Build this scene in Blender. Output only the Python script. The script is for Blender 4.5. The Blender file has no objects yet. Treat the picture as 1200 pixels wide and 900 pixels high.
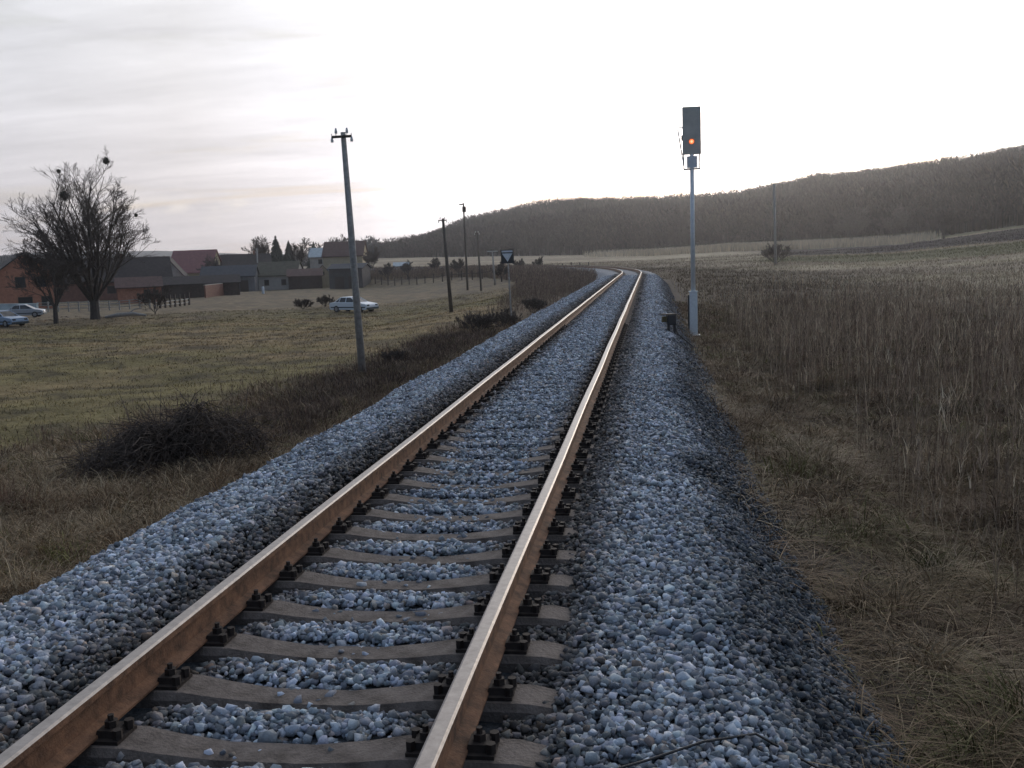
import bpy, bmesh, math, random
import numpy as np
from mathutils import Vector, Matrix
random.seed(7); rng = np.random.default_rng(7)
S = bpy.context.scene; C = S.collection
# ---------------------------------------------------------------- camera
F, VPX, VPY, SL, H = 1150.0, 763.0, 293.0, 0.035, 1.69
_Y = Vector(((VPX-600)/F, -(VPY-450)/F, -1)).normalized()
_Z = Vector((1, SL, 0)).cross(_Y).normalized()
if _Z.y < 0: _Z = -_Z
_X = _Y.cross(_Z)
BM = Matrix((_X, _Y, _Z))                      # camera space -> world
cam = bpy.data.cameras.new('camera'); co = bpy.data.objects.new('camera', cam); C.objects.link(co)
cam.sensor_width = 36; cam.lens = F/1200*36; cam.clip_start = 0.05; cam.clip_end = 9000
M4 = BM.to_4x4(); M4.translation = (0, 0, H); co.matrix_world = M4
S.camera = co
def ray(px, py): return BM @ Vector(((px-600)/F, -(py-450)/F, -1))
def bearing(px, py=295):
    r = ray(px, py); return math.degrees(math.atan2(r.x, r.y))
def tanel(px, py):
    r = ray(px, py); return r.z/math.hypot(r.x, r.y)
# ---------------------------------------------------------------- light
SUN_EL = math.radians(6.5); SUN_AZ = math.radians(bearing(985, 200))     # az clockwise from +Y
sdir = Vector((math.sin(SUN_AZ)*math.cos(SUN_EL), math.cos(SUN_AZ)*math.cos(SUN_EL), math.sin(SUN_EL)))
sl = bpy.data.lights.new('sun', 'SUN'); sl.energy = 0.5; sl.angle = math.radians(14); sl.color = (1, .86, .7)
so = bpy.data.objects.new('sun', sl); C.objects.link(so); so.rotation_euler = (-sdir).to_track_quat('-Z', 'Y').to_euler()
W = bpy.data.worlds.new('World'); S.world = W; W.use_nodes = True
nt = W.node_tree; nt.nodes.clear(); L = nt.links.new
def N(t, **k):
    n = nt.nodes.new(t)
    for a, b in k.items():
        if a == 'ins':
            for i, v in b.items(): n.inputs[i].default_value = v
        else: setattr(n, a, b)
    return n
def mth(op, a, b=None, c=None, clamp=False):
    n = nt.nodes.new('ShaderNodeMath'); n.operation = op; n.use_clamp = clamp
    for i, v in enumerate((a, b, c)):
        if v is None: continue
        if isinstance(v, (int, float)): n.inputs[i].default_value = v
        else: L(v, n.inputs[i])
    return n.outputs[0]
def mixc(f, a, b):
    n = nt.nodes.new('ShaderNodeMix'); n.data_type = 'RGBA'
    for s_, v in ((0, f), (6, a), (7, b)):
        if isinstance(v, (int, float)): n.inputs[s_].default_value = v
        elif isinstance(v, tuple): n.inputs[s_].default_value = v
        else: L(v, n.inputs[s_])
    return n.outputs[2]
out = N('ShaderNodeOutputWorld'); bg = N('ShaderNodeBackground'); L(bg.outputs[0], out.inputs[0])
sky = N('ShaderNodeTexSky', sky_type='NISHITA', sun_disc=False, sun_elevation=SUN_EL, sun_rotation=SUN_AZ, air_density=1.3, dust_density=1.5)
tc = N('ShaderNodeTexCoord'); D = tc.outputs['Generated']
sp = N('ShaderNodeSeparateXYZ'); L(D, sp.inputs[0])
zc = mth('MAXIMUM', sp.outputs[2], 0.0)
dz = mth('ADD', zc, 0.10)
cb = N('ShaderNodeCombineXYZ'); L(mth('DIVIDE', sp.outputs[0], dz), cb.inputs[0]); L(mth('DIVIDE', sp.outputs[1], dz), cb.inputs[1])
def noise(vec, scale, det=6, rough=.55, dist=0, sc=(1, 1, 1)):
    mp = N('ShaderNodeMapping'); mp.inputs['Scale'].default_value = sc; L(vec, mp.inputs[0])
    n = N('ShaderNodeTexNoise'); n.inputs['Scale'].default_value = scale; n.inputs['Detail'].default_value = det
    n.inputs['Roughness'].default_value = rough; n.inputs['Distortion'].default_value = dist; L(mp.outputs[0], n.inputs[0]); return n.outputs[0]
def ramp(f, pts):
    n = N('ShaderNodeValToRGB'); L(f, n.inputs[0]); e = n.color_ramp.elements
    while len(e) < len(pts): e.new(.5)
    for q, (p, c) in zip(e, pts): q.position = p; q.color = c if isinstance(c, tuple) else (c, c, c, 1)
    return n.outputs[0]
n1 = noise(cb.outputs[0], .55, 8, .6, .5, (.7, 1.5, 1)); n2 = noise(cb.outputs[0], 1.7, 9, .62, .4, (.6, 1.9, 1))
dot = N('ShaderNodeVectorMath', operation='DOT_PRODUCT'); L(D, dot.inputs[0]); dot.inputs[1].default_value = sdir
cs = dot.outputs['Value']
ang = mth('ARCCOSINE', mth('MINIMUM', cs, .99999))                # angle to the sun, radians
# brightness of the cloud sheet by its distance from the sun
glow = ramp(mth('DIVIDE', ang, 3.1416), [(0, (6.0, 5.4, 4.6, 1)), (.05, (3.2, 3.1, 2.95, 1)), (.10, (1.7, 1.72, 1.75, 1)), (.15, (.86, .86, .90, 1)),
    (.20, (.645, .64, .655, 1)), (.27, (.575, .59, .63, 1)), (.36, (.48, .54, .64, 1)), (.55, (.17, .23, .33, 1)), (1, (.09, .14, .22, 1))])
tex = mth('ADD', mth('MULTIPLY', mth('SUBTRACT', n1, .5), .72), mth('MULTIPLY', mth('SUBTRACT', n2, .5), .62))
mod = mth('ADD', 1.0, tex, clamp=False)
vm = N('ShaderNodeVectorMath', operation='SCALE'); L(glow, vm.inputs[0]); L(mth('MAXIMUM', mod, .5), vm.inputs['Scale'])
# warm band of air low over the horizon
hz = mth('POWER', mth('SUBTRACT', 1.0, mth('MINIMUM', mth('MULTIPLY', zc, 3.2), 1.0)), 2.0)
warm = N('ShaderNodeVectorMath', operation='MULTIPLY'); L(vm.outputs[0], warm.inputs[0]); warm.inputs[1].default_value = (1.02, .92, .88)
cl = mixc(hz, vm.outputs[0], warm.outputs[0])
n3 = noise(D, 13, 5, .55, .2, (1, 1, 2.2))
band = mth('MULTIPLY', mth('SUBTRACT', 1.0, mth('MINIMUM', mth('ABSOLUTE', mth('DIVIDE', mth('SUBTRACT', sp.outputs[2], .054), .017)), 1.0)), mth('MULTIPLY_ADD', n3, 9.0, -4.55, clamp=True))
cl = mixc(mth('MULTIPLY', band, .75), cl, (.86, .78, .70, 1))
skys = N('ShaderNodeVectorMath', operation='SCALE'); L(sky.outputs[0], skys.inputs[0]); skys.inputs['Scale'].default_value = .9
tos = N('ShaderNodeVectorMath', operation='SCALE'); L(cl, tos.inputs[0]); tos.inputs['Scale'].default_value = 10.0
cover = mth('MULTIPLY_ADD', mth('SUBTRACT', n1, .36), 3.0, .72, clamp=True)
fin = mixc(mth('MAXIMUM', cover, mth('MULTIPLY', hz, .9)), skys.outputs[0], tos.outputs[0])
L(fin, bg.inputs[0]); bg.inputs[1].default_value = .1
vs = S.view_settings; vs.view_transform = 'Standard'; vs.look = 'None'; vs.gamma = 1; vs.exposure = 0.42; vs.use_curve_mapping = False
S.render.engine = 'CYCLES'; S.cycles.volume_bounces = 0; S.cycles.volume_max_steps = 16

# ---------------------------------------------------------------- noise + terrain function
def _h(i, j, k=0):
    v = np.sin(i*127.1+j*311.7+k*74.7)*43758.5453; return v-np.floor(v)
def vn(x, y, k=0):
    x = np.asarray(x, float); y = np.asarray(y, float)
    i, j = np.floor(x), np.floor(y); f, g = x-i, y-j
    f = f*f*(3-2*f); g = g*g*(3-2*g)
    return (_h(i, j, k)*(1-f)+_h(i+1, j, k)*f)*(1-g)+(_h(i, j+1, k)*(1-f)+_h(i+1, j+1, k)*f)*g
def fbm(x, y, k=0, o=4):
    s, a, t = 0, .5, 0
    for q in range(o): s = s+a*vn(x*2**q, y*2**q, k+q); t += a; a *= .5
    return s/t
def sst(a, b, x): t = np.clip((x-a)/(b-a), 0, 1); return t*t*(3-2*t)
XC, S0, RR = -1.535, 76.0, 175.0
def trk(s, u):
    """point at arc length s (from y=0) and offset u to the right of the track centre"""
    if s <= S0: return XC+u, s
    a = (s-S0)/RR; return XC-RR+(RR+u)*math.cos(a), S0+(RR+u)*math.sin(a)
def lat(x, y):
    x = np.asarray(x, float); y = np.asarray(y, float)
    r = np.hypot(x-(XC-RR), y-S0)-RR
    return np.where(y <= S0, x-XC, np.where(x > XC-RR*1.0, r, 200.0*-1))
KX = [0, 215, 430, 470, 550, 620, 680, 760, 850, 900, 950, 1000, 1050, 1100, 1150, 1200]
KY = [300, 302, 299, 281, 252, 242, 235, 233, 230, 221, 209, 203, 196, 188, 181, 173]
KB = [bearing(x) for x in KX]
KE = [tanel(x, y) for x, y in zip(KX, KY)]
KR = [900, 900, 700, 680, 650, 630, 610, 580, 560, 550, 540, 530, 520, 505, 495, 490]        # ridge distance
KD = [600, 600, 520, 470, 440, 420, 400, 380, 350, 335, 320, 310, 300, 295, 285, 280]        # foot distance
FX = [0, 430, 600, 760, 850, 950, 1050, 1200]; FY = [0, 303, 300.5, 297.5, 292, 288.5, 283.5, 264]
KF = np.interp(KX, FX, [H+tanel(x, y)*np.interp(x, KX, KD) if x > 0 else -5 for x, y in zip(FX, FY)])
KF[0] = KF[1] = -5.5
KT = [H+e*r-t for e, r, t in zip(KE, KR, [11, 11, 12, 14, 15, 15.5, 15.5, 16, 16, 16, 16, 16, 16, 16, 16, 16])]
FE = [tanel(x, y) for x, y in ((0, 296), (190, 294), (300, 298), (430, 297))]; FB = [bearing(x) for x in (0, 190, 300, 430)]
def ht(x, y, emb=True):
    x = np.asarray(x, float); y = np.asarray(y, float)
    d = np.hypot(x, y); b = np.degrees(np.arctan2(x, y)); u = lat(x, y)
    w = sst(bearing(430), bearing(590), b)
    left = np.interp(d, [0, 25, 85, 230, 300, 700], [-1.3, -1.3, -2.85, -3.75, -4.1, -5.5])
    rise = np.interp(d, [0, 25, 85, 150, 300], [-1.3, -1.3, -2.2, -1.3, .6])
    lf = left*(1-w)+rise*w
    fz = np.interp(b, KB, KF)
    fd = np.interp(b, KB, KD)
    rt = -1.15+(fz+1.15)*sst(.18, 1.0, d/fd)
    lf = lf+(fz-lf)*sst(.45, 1, d/fd)*w
    side = sst(-2, 2, u)
    wide = lf*(1-side)+rt*side
    k = sst(4.5, 16, np.abs(u))
    near = np.where(u < 0, -1.25, -.92)
    z = near*(1-k)+wide*k
    # hills
    rr = np.interp(b, KB, KR); zt = np.interp(b, KB, KT)
    fade = sst(-75, -40, b)*(1-sst(45, 80, b))
    t = sst(0, 1, (d-fd)/(rr-fd))
    z = z+(zt-z)*t*fade
    # farthest pale ridge, left
    fe = np.interp(b, FB, FE); wf = sst(-45, -32, b)*(1-sst(bearing(440), bearing(560), b))
    z = z+(H+fe*2300-z)*sst(1500, 2300, d)*wf
    z = z*(1-sst(2450, 2700, d)*.4)
    # undulation
    z = z+(fbm(x*.9, y*.9, 3)-.5)*.16*sst(2.9, 4.5, np.abs(u))+(fbm(x*1.5, y*1.5, 4, 2)-.5)*.34*sst(2.9, 4, u)*(1-sst(14, 20, u))+(fbm(x*.12, y*.12, 9)-.5)*.5*sst(5, 14, np.abs(u))
    z = z-.25*np.exp(-((u-4.6)/1.0)**2)*(d < 200)                     # right-hand ditch
    au = np.abs(u)
    # under the ballast
    z = np.where(au < 2.5, np.minimum(z, -1.0), z)
    return z
def hz1(x, y): return float(ht(x, y))
def at(px, py):
    """where the line of sight through a photo pixel meets the ground"""
    r = ray(px, py); r.normalize(); t = 2.0
    while t < 2600:
        p = r*t
        if p.z+H < hz1(p.x, p.y): break
        t *= 1.004
    return Vector((p.x, p.y, hz1(p.x, p.y))), p.length
def spot(px, d):
    r = ray(px, 300); k = d/math.hypot(r.x, r.y); x, y = r.x*k, r.y*k
    return Vector((x, y, hz1(x, y)))

# ---------------------------------------------------------------- materials
def mat(name, col, rough=.8, metal=0, var=.25, scale=8, bump=0, bscale=40, attr=None, col2=None, spec=.5, emit=None, est=0, detail=5):
    m = bpy.data.materials.new(name); m.use_nodes = True; t = m.node_tree; p = t.nodes['Principled BSDF']; l = t.links.new
    p.inputs['Roughness'].default_value = rough; p.inputs['Metallic'].default_value = metal; p.inputs['Specular IOR Level'].default_value = spec
    tc = t.nodes.new('ShaderNodeTexCoord')
    nz = t.nodes.new('ShaderNodeTexNoise'); nz.inputs['Scale'].default_value = scale; nz.inputs['Detail'].default_value = detail; nz.inputs['Roughness'].default_value = .65
    l(tc.outputs['Object'], nz.inputs[0])
    mx = t.nodes.new('ShaderNodeMix'); mx.data_type = 'RGBA'
    rp = t.nodes.new('ShaderNodeMapRange'); rp.inputs[1].default_value = .3; rp.inputs[2].default_value = .7; l(nz.outputs[0], rp.inputs[0]); l(rp.outputs[0], mx.inputs[0])
    if attr:
        a = t.nodes.new('ShaderNodeAttribute'); a.attribute_name = attr
        for s_, k in ((6, 1-var), (7, 1+var)):
            v = t.nodes.new('ShaderNodeVectorMath'); v.operation = 'SCALE'; v.inputs['Scale'].default_value = k; l(a.outputs['Color'], v.inputs[0]); l(v.outputs[0], mx.inputs[s_])
    else:
        c2 = col2 or tuple(c*(1+var) for c in col)
        mx.inputs[6].default_value = tuple(c*(1-var) for c in col)+(1,); mx.inputs[7].default_value = c2[:3]+(1,)
    l(mx.outputs[2], p.inputs['Base Color'])
    if bump:
        n2 = t.nodes.new('ShaderNodeTexNoise'); n2.inputs['Scale'].default_value = bscale; n2.inputs['Detail'].default_value = 6; l(tc.outputs['Object'], n2.inputs[0])
        b = t.nodes.new('ShaderNodeBump'); b.inputs['Strength'].default_value = bump; b.inputs['Distance'].default_value = 1.0/bscale; l(n2.outputs[0], b.inputs['Height']); l(b.outputs[0], p.inputs['Normal'])
    if emit:
        p.inputs['Emission Color'].default_value = emit+(1,); p.inputs['Emission Strength'].default_value = est
    return m
M = dict(
    ground=mat('ground', None, .95, attr='Col', var=.4, scale=.9, bump=.5, bscale=6, spec=.15, detail=9),
    blade=mat('dry_grass', None, .8, attr='Col', var=.15, scale=3, spec=.2),
    stone=mat('ballast_stone', None, .85, attr='Col', var=.22, scale=45, bump=.35, bscale=120, spec=.3),
    bed=mat('ballast_bed', None, .9, attr='Col', var=.55, scale=16, bump=1, bscale=22, spec=.2),
    rust=mat('rusty_steel', (.10, .052, .032), .85, .05, var=.5, scale=11, bump=.3, bscale=90, col2=(.25, .125, .068), spec=.4),
    rtop=mat('worn_steel', (.32, .29, .27), .50, .75, var=.2, scale=22, bump=.05, bscale=120),
    conc=mat('sleeper_concrete', (.085, .064, .052), .9, var=.3, scale=9, bump=.5, bscale=70, col2=(.19, .155, .135)),
    iron=mat('dark_iron', (.035, .026, .022), .75, .4, var=.4, scale=30),
    wood=mat('weathered_wood', (.31, .295, .275), .9, var=.35, scale=9, bump=.4, bscale=60),
    dwood=mat('dark_wood', (.07, .055, .045), .9, var=.3, scale=12),
    polewood=mat('dark_pole_wood', (.09, .078, .066), .9, var=.3, scale=12),
    porc=mat('insulator', (.62, .62, .6), .25, var=.1),
    galv=mat('galvanised_steel', (.68, .72, .74), .55, .05, var=.12, scale=12),
    black=mat('black_paint', (.03, .032, .036), .45, var=.2, scale=5),
    grey=mat('grey_plate', (.45, .47, .49), .6, var=.12, scale=6),
    headgrey=mat('glare_paled_paint', (.44, .44, .41), .6, var=.15, scale=3),  # lens glare put into the colour: pale grey for a black signal head
    lamp=mat('signal_lamp', (.9, .25, .05), .4, emit=(1, .2, .06), est=.9),
    lampcore=mat('signal_lamp_core', (.9, .5, .2), .4, emit=(1, .5, .28), est=1.1),
    white=mat('white_paint', (.62, .66, .70), .4, var=.12, scale=6),
    lens=mat('dark_lens', (.01, .01, .012), .15, var=.1),
    bark=mat('bark', (.062, .052, .046), .95, var=.35, scale=5, bump=.6, bscale=20),
    twig=mat('twigs', (.075, .06, .052), .95, var=.3, scale=2),
    mist=mat('mistletoe', (.035, .04, .022), .9, var=.3, scale=9),
    forest=mat('bare_forest', None, .95, attr='Col', var=.3, scale=.05, spec=.1),
    conifer=mat('conifer_green', (.022, .035, .024), .9, var=.4, scale=2),
    tyre=mat('tyre', (.02, .02, .02), .9), rim=mat('rim', (.3, .3, .3), .4, .6), glass=mat('car_glass', (.03, .035, .04), .08),
    carw=mat('white_car_paint', (.66, .70, .74), .3, var=.05), carb=mat('blue_car_paint', (.26, .36, .50), .3, .3, var=.05), cars=mat('silver_car_paint', (.4, .43, .47), .3, .4, var=.05),
    trimb=mat('car_trim', (.03, .05, .06), .6),
    brick=mat('red_brick', (.36, .16, .10), .9, var=.25, scale=3), brickd=mat('brown_brick', (.19, .095, .07), .9, var=.25, scale=3),
    rend=mat('pale_render', (.44, .41, .37), .9, var=.15, scale=1.5), rendy=mat('yellow_render', (.42, .34, .22), .9, var=.15, scale=1.5), rendg=mat('grey_render', (.15, .15, .16), .9, var=.2, scale=1.5),
    rendd=mat('dark_render', (.085, .08, .08), .9, var=.25, scale=1.5),
    tiled=mat('dark_roof', (.045, .036, .034), .95, var=.3, scale=2), tilep=mat('pinkish_roof', (.24, .11, .105), .95, var=.15, scale=2), tileg=mat('mossy_roof', (.075, .07, .05), .95, var=.35, scale=1.5),
    tilem=mat('brown_roof', (.10, .06, .052), .95, var=.3, scale=2), tin=mat('tin_roof', (.30, .36, .40), .5, .3, var=.2, scale=2), slate=mat('slate_roof', (.05, .055, .065), .9, var=.3, scale=2),
    pane=mat('window_pane', (.02, .022, .025), .15), shadeboard=mat('barn_boards', (.07, .05, .042), .95, var=.35, scale=3), cope=mat('coping', (.5, .48, .44), .9),
    sheet=mat('pale_sheeting', (.48, .56, .58), .5, var=.2, scale=1), cable=mat('black_cable', (.012, .012, .014), .5), yel=mat('weathered_yellow', (.10, .075, .03), .8, var=.4, scale=20),
)
# ---------------------------------------------------------------- object helpers
def link(name, me, m, parent=None, loc=(0, 0, 0)):
    o = bpy.data.objects.new(name, me); C.objects.link(o)
    if m is not None: me.materials.append(m)
    if parent: o.parent = parent
    o.location = loc; return o
def pym(name, v, f, m, parent=None, smooth=False, col=None, loc=(0, 0, 0)):
    me = bpy.data.meshes.new(name)
    v = np.asarray(v, np.float32)
    if isinstance(f, np.ndarray):
        n, k = f.shape
        me.vertices.add(len(v)); me.vertices.foreach_set('co', v.ravel())
        me.loops.add(n*k); me.loops.foreach_set('vertex_index', f.astype(np.int32).ravel())
        me.polygons.add(n); me.polygons.foreach_set('loop_start', np.arange(0, n*k, k, dtype=np.int32)); me.polygons.foreach_set('loop_total', np.full(n, k, np.int32))
        me.update(calc_edges=True)
    else: me.from_pydata([tuple(map(float, q)) for q in v], [], f); me.update()
    if smooth: me.polygons.foreach_set('use_smooth', np.ones(len(me.polygons), bool))
    if col is not None:
        a = me.color_attributes.new('Col', 'FLOAT_COLOR', 'POINT'); c4 = np.ones((len(v), 4), np.float32); c4[:, :3] = col; a.data.foreach_set('color', c4.ravel())
    return link(name, me, m, parent, loc)
def tag(o, label=None, cat=None, group=None, kind=None):
    if label: o['label'] = label
    if cat: o['category'] = cat
    if group: o['group'] = group
    if kind: o['kind'] = kind
    return o
def empty(name, loc, rz=0, label=None, cat=None, group=None):
    o = bpy.data.objects.new(name, None); C.objects.link(o); o.location = loc; o.rotation_euler = (0, 0, rz); o.empty_display_size = .3
    return tag(o, label, cat, group)
class G:
    def __init__(s): s.v = []; s.f = []
    def box(s, x0, x1, y0, y1, z0, z1, tap=0, rz=0, c=(0, 0)):
        n = len(s.v); tx = tap
        for z, t in ((z0, 0), (z1, tx)):
            for x, y in ((x0+t, y0+t), (x1-t, y0+t), (x1-t, y1-t), (x0+t, y1-t)):
                if rz:
                    a, b = x-c[0], y-c[1]; x, y = c[0]+a*math.cos(rz)-b*math.sin(rz), c[1]+a*math.sin(rz)+b*math.cos(rz)
                s.v.append((x, y, z))
        s.f += [[n+3, n+2, n+1, n], [n+4, n+5, n+6, n+7], [n, n+1, n+5, n+4], [n+1, n+2, n+6, n+5], [n+2, n+3, n+7, n+6], [n+3, n, n+4, n+7]]; return s
    def tube(s, pts, rad, k=8, cap=True):
        pts = [Vector(p) for p in pts]; n0 = len(s.v)
        for i, p in enumerate(pts):
            d = (pts[min(i+1, len(pts)-1)]-pts[max(i-1, 0)]).normalized()
            a = d.orthogonal().normalized() if i == 0 else (a-d*a.dot(d)).normalized(); b = d.cross(a)
            r = rad[i] if isinstance(rad, (list, tuple)) else rad
            for j in range(k):
                t = 2*math.pi*j/k; s.v.append(tuple(p+(a*math.cos(t)+b*math.sin(t))*r))
        for i in range(len(pts)-1):
            for j in range(k):
                q = n0+i*k; s.f.append([q+j, q+(j+1) % k, q+k+(j+1) % k, q+k+j])
        if cap: s.f.append([n0+j for j in range(k)][::-1]); s.f.append([n0+(len(pts)-1)*k+j for j in range(k)])
        return s
    def prism(s, poly, y0, y1, ax='y'):
        n = len(s.v); k = len(poly)
        for y in (y0, y1):
            for a, b in poly: s.v.append((a, y, b) if ax == 'y' else (y, a, b))
        s.f.append(list(range(n, n+k))); s.f.append(list(range(n+2*k-1, n+k-1, -1)))
        for j in range(k): s.f.append([n+j, n+k+j, n+k+(j+1) % k, n+(j+1) % k])
        return s
    def make(s, name, m, parent=None, bevel=0, smooth=False, loc=(0, 0, 0)):
        me = bpy.data.meshes.new(name); me.from_pydata(s.v, [], s.f)
        bm = bmesh.new(); bm.from_mesh(me)
        if bevel: bmesh.ops.bevel(bm, geom=bm.edges[:], offset=bevel, segments=2, affect='EDGES', profile=.5)
        bmesh.ops.recalc_face_normals(bm, faces=bm.faces[:]); bm.to_mesh(me); bm.free()
        if smooth:
            for p in me.polygons: p.use_smooth = True
        return link(name, me, m, parent, loc)

# ---------------------------------------------------------------- ground sheet (polar grid round the camera)
def zone_col(x, y):
    """what grows on the ground, as its own colour"""
    d = np.hypot(x, y); b = np.degrees(np.arctan2(x, y)); u = lat(x, y)
    c = lambda *q: np.array(q, float)
    n = fbm(x*.25, y*.25, 21); n2 = fbm(x*.05, y*.08, 33); n3 = fbm(x*1.3, y*1.3, 41)
    mix = lambda A, B, t: A+(B-A)*t[..., None]
    verge = mix(np.broadcast_to(c(.10, .068, .042), x.shape+(3,)), c(.155, .118, .075), sst(.35, .65, n))
    past = mix(np.broadcast_to(c(.235, .17, .088), x.shape+(3,)), c(.175, .14, .062), sst(.42, .62, n2*.6+n*.4))
    past = mix(past, c(.055, .042, .03), sst(.53, .62, fbm(x*.8, y*.9, 55))*.62)
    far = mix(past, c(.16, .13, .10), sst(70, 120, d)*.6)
    rf = mix(np.broadcast_to(c(.245, .195, .14), x.shape+(3,)), c(.34, .28, .19), sst(.4, .65, n2))
    # strips of the fields on the right: stubble, plough, green crop
    f = d/np.interp(b, KB, KD); yw = d*np.cos(np.radians(b-6))
    rf = mix(rf, c(.12, .11, .055), sst(.40, .44, f)*(1-sst(.52, .55, f))*sst(5, 7, b))
    rf = mix(rf, c(.045, .037, .035), sst(.54, .57, f)*(1-sst(.74, .78, f))*sst(4.5, 8, b))
    rf = mix(rf, c(.34, .28, .21), sst(.72, .80, f)*(1-sst(.97, 1.0, f))*sst(-1, 1, b)*(1-sst(13, 16, b)))
    rf = mix(rf, c(.11, .10, .055), sst(.78, .80, f)*(1-sst(.97, 1, f))*sst(13, 15, b))
    wv = np.interp(y, [0, 12, 25, 45, 90], [12.5, 9.5, 6.3, 6.0, 9.0]); L_ = mix(verge, far, sst(-.6, .8, -u-wv))
    col = mix(L_, rf, sst(-1, 1, u)*sst(6, 14, u)) if False else np.where((u > 0)[..., None], mix(verge*.7, rf, sst(9, 24, u)), L_)
    # woods floor on the hills, then the bare far ridge
    col = mix(col, c(.055, .046, .040), sst(1.0, 1.03, f)*(f > 1))
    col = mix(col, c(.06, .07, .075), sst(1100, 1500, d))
    col = mix(col, c(.045, .036, .030), (1-sst(3.4, 4.6, np.abs(u)+n3*.8)))
    return col*(.8+.4*n3)[..., None]
ang_ = np.radians(np.concatenate([np.arange(-45, 45, .3), np.arange(45, 315, 4.)]))
rad_ = [0.6]
while rad_[-1] < 2900: rad_.append(rad_[-1]*(1.022 if rad_[-1] > 4 else 1.06)+0)
rad_ = np.array(rad_)
A_, R_ = np.meshgrid(ang_, rad_)
gx, gy = R_*np.sin(A_), R_*np.cos(A_); gz = ht(gx, gy)
gc = zone_col(gx, gy)
na, nr = len(ang_), len(rad_)
idx = np.arange(na*nr).reshape(nr, na)
q = np.stack([idx[:-1], np.roll(idx, -1, 1)[:-1], np.roll(idx, -1, 1)[1:], idx[1:]], -1).reshape(-1, 4)[:, ::-1]
tag(pym('ground', np.stack([gx, gy, gz], -1).reshape(-1, 3), q.copy(), M['ground'], smooth=True, col=gc.reshape(-1, 3)), kind='structure')

# ---------------------------------------------------------------- railway: ballast bed, rails, sleepers
SMAX = 250
def bed_z(u, s=0):
    """top of the ballast across the line"""
    return np.interp(u, [-3.5, -2.15, -1.75, -1.2, -.98, -.7, .7, .98, 1.14, 1.75, 2.0, 2.75, 3.3], [-1.25, -.22, -.15, -.15, -.235, -.215, -.215, -.235, -.17, -.17, -.26, -.95, -1.4])
def bedz(u, s): return bed_z(u+(fbm(s*.7, u*0, 5)-.5)*.22*np.sign(u))+(fbm(s*2.2, u*2.2, 8)-.5)*.055*(np.abs(u) > 1)+sst(7, 14, s)*.055*(np.abs(u) < .65)+sst(4.2, 7.5, s)*.06*(1-sst(1.12, 1.7, np.abs(u)))*sst(.88, 1.0, np.abs(u))
us = np.concatenate([np.linspace(-3.5, -2.1, 9), np.linspace(-1.9, 1.9, 17), np.linspace(2.1, 3.3, 9)])
ss = np.concatenate([np.arange(-3, 40, .2), np.arange(40, SMAX, 1.0)])
U_, S_ = np.meshgrid(us, ss); Zb = bedz(U_, S_)-.03
P = np.array([[trk(s, u) for u in us] for s in ss])
def dust(u, s):
    """grime: dark near the rails, soiled on the outer slope"""
    k = .66*np.exp(-((np.abs(u)-.98)/.27)**2)+.45*np.exp(-((np.abs(u)-.56)/.10)**2)
    k = k+.70*sst(1.5, 2.15, u+(fbm(s*.8, u*1.5, 77)-.5)*.8-.004*s)+.10*sst(.0, .9, fbm(s*.5, u*2, 12))
    return np.clip(1-k, .16, 1)
bc = np.array([.25, .265, .29])*dust(U_, S_)[..., None]*(.35+.65*sst(30, 70, S_))[..., None]  # near bed darkened: dirt fines, with shade in the gaps between stones painted in
# further off the stones merge, so the bed carries their mean colour
idx = np.arange(U_.size).reshape(U_.shape)
q = np.stack([idx[:-1, :-1], idx[:-1, 1:], idx[1:, 1:], idx[1:, :-1]], -1).reshape(-1, 4)
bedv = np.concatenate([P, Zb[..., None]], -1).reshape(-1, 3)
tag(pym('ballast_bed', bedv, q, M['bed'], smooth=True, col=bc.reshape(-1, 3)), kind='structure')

track = empty('railway_track', (XC, 0, 0), 0, 'single railway track on pale ballast running ahead and bending left', 'railway track')
def rail(sgn):
    prof = [(-.07, -.165), (.07, -.165), (.07, -.155), (.012, -.135), (.009, -.045), (.036, -.034), (.036, -.008), (.026, 0), (-.026, 0), (-.036, -.008), (-.036, -.034), (-.009, -.045), (-.012, -.135), (-.07, -.155)]
    sv = np.concatenate([np.arange(-3, 76, 1.0), np.arange(76, SMAX, 2.0)])
    v = []; f = []; mi = []
    n = len(prof)
    for s in sv:
        for a, z in prof:
            x, y = trk(s, sgn*.7535+a+ .004*math.sin(s*.9+sgn)); v.append((x-XC, y, z))
    for i in range(len(sv)-1):
        for j in range(n):
            f.append([i*n+j, i*n+(j+1) % n, (i+1)*n+(j+1) % n, (i+1)*n+j]); mi.append(1 if 7 <= j <= 7 or j in (6, 8) else 0)
    o = pym('rail', v, f, M['rust'], track)
    o.data.materials.append(M['rtop']); o.data.polygons.foreach_set('material_index', mi); return o
for sg in (-1, 1): rail(sg)
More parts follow.
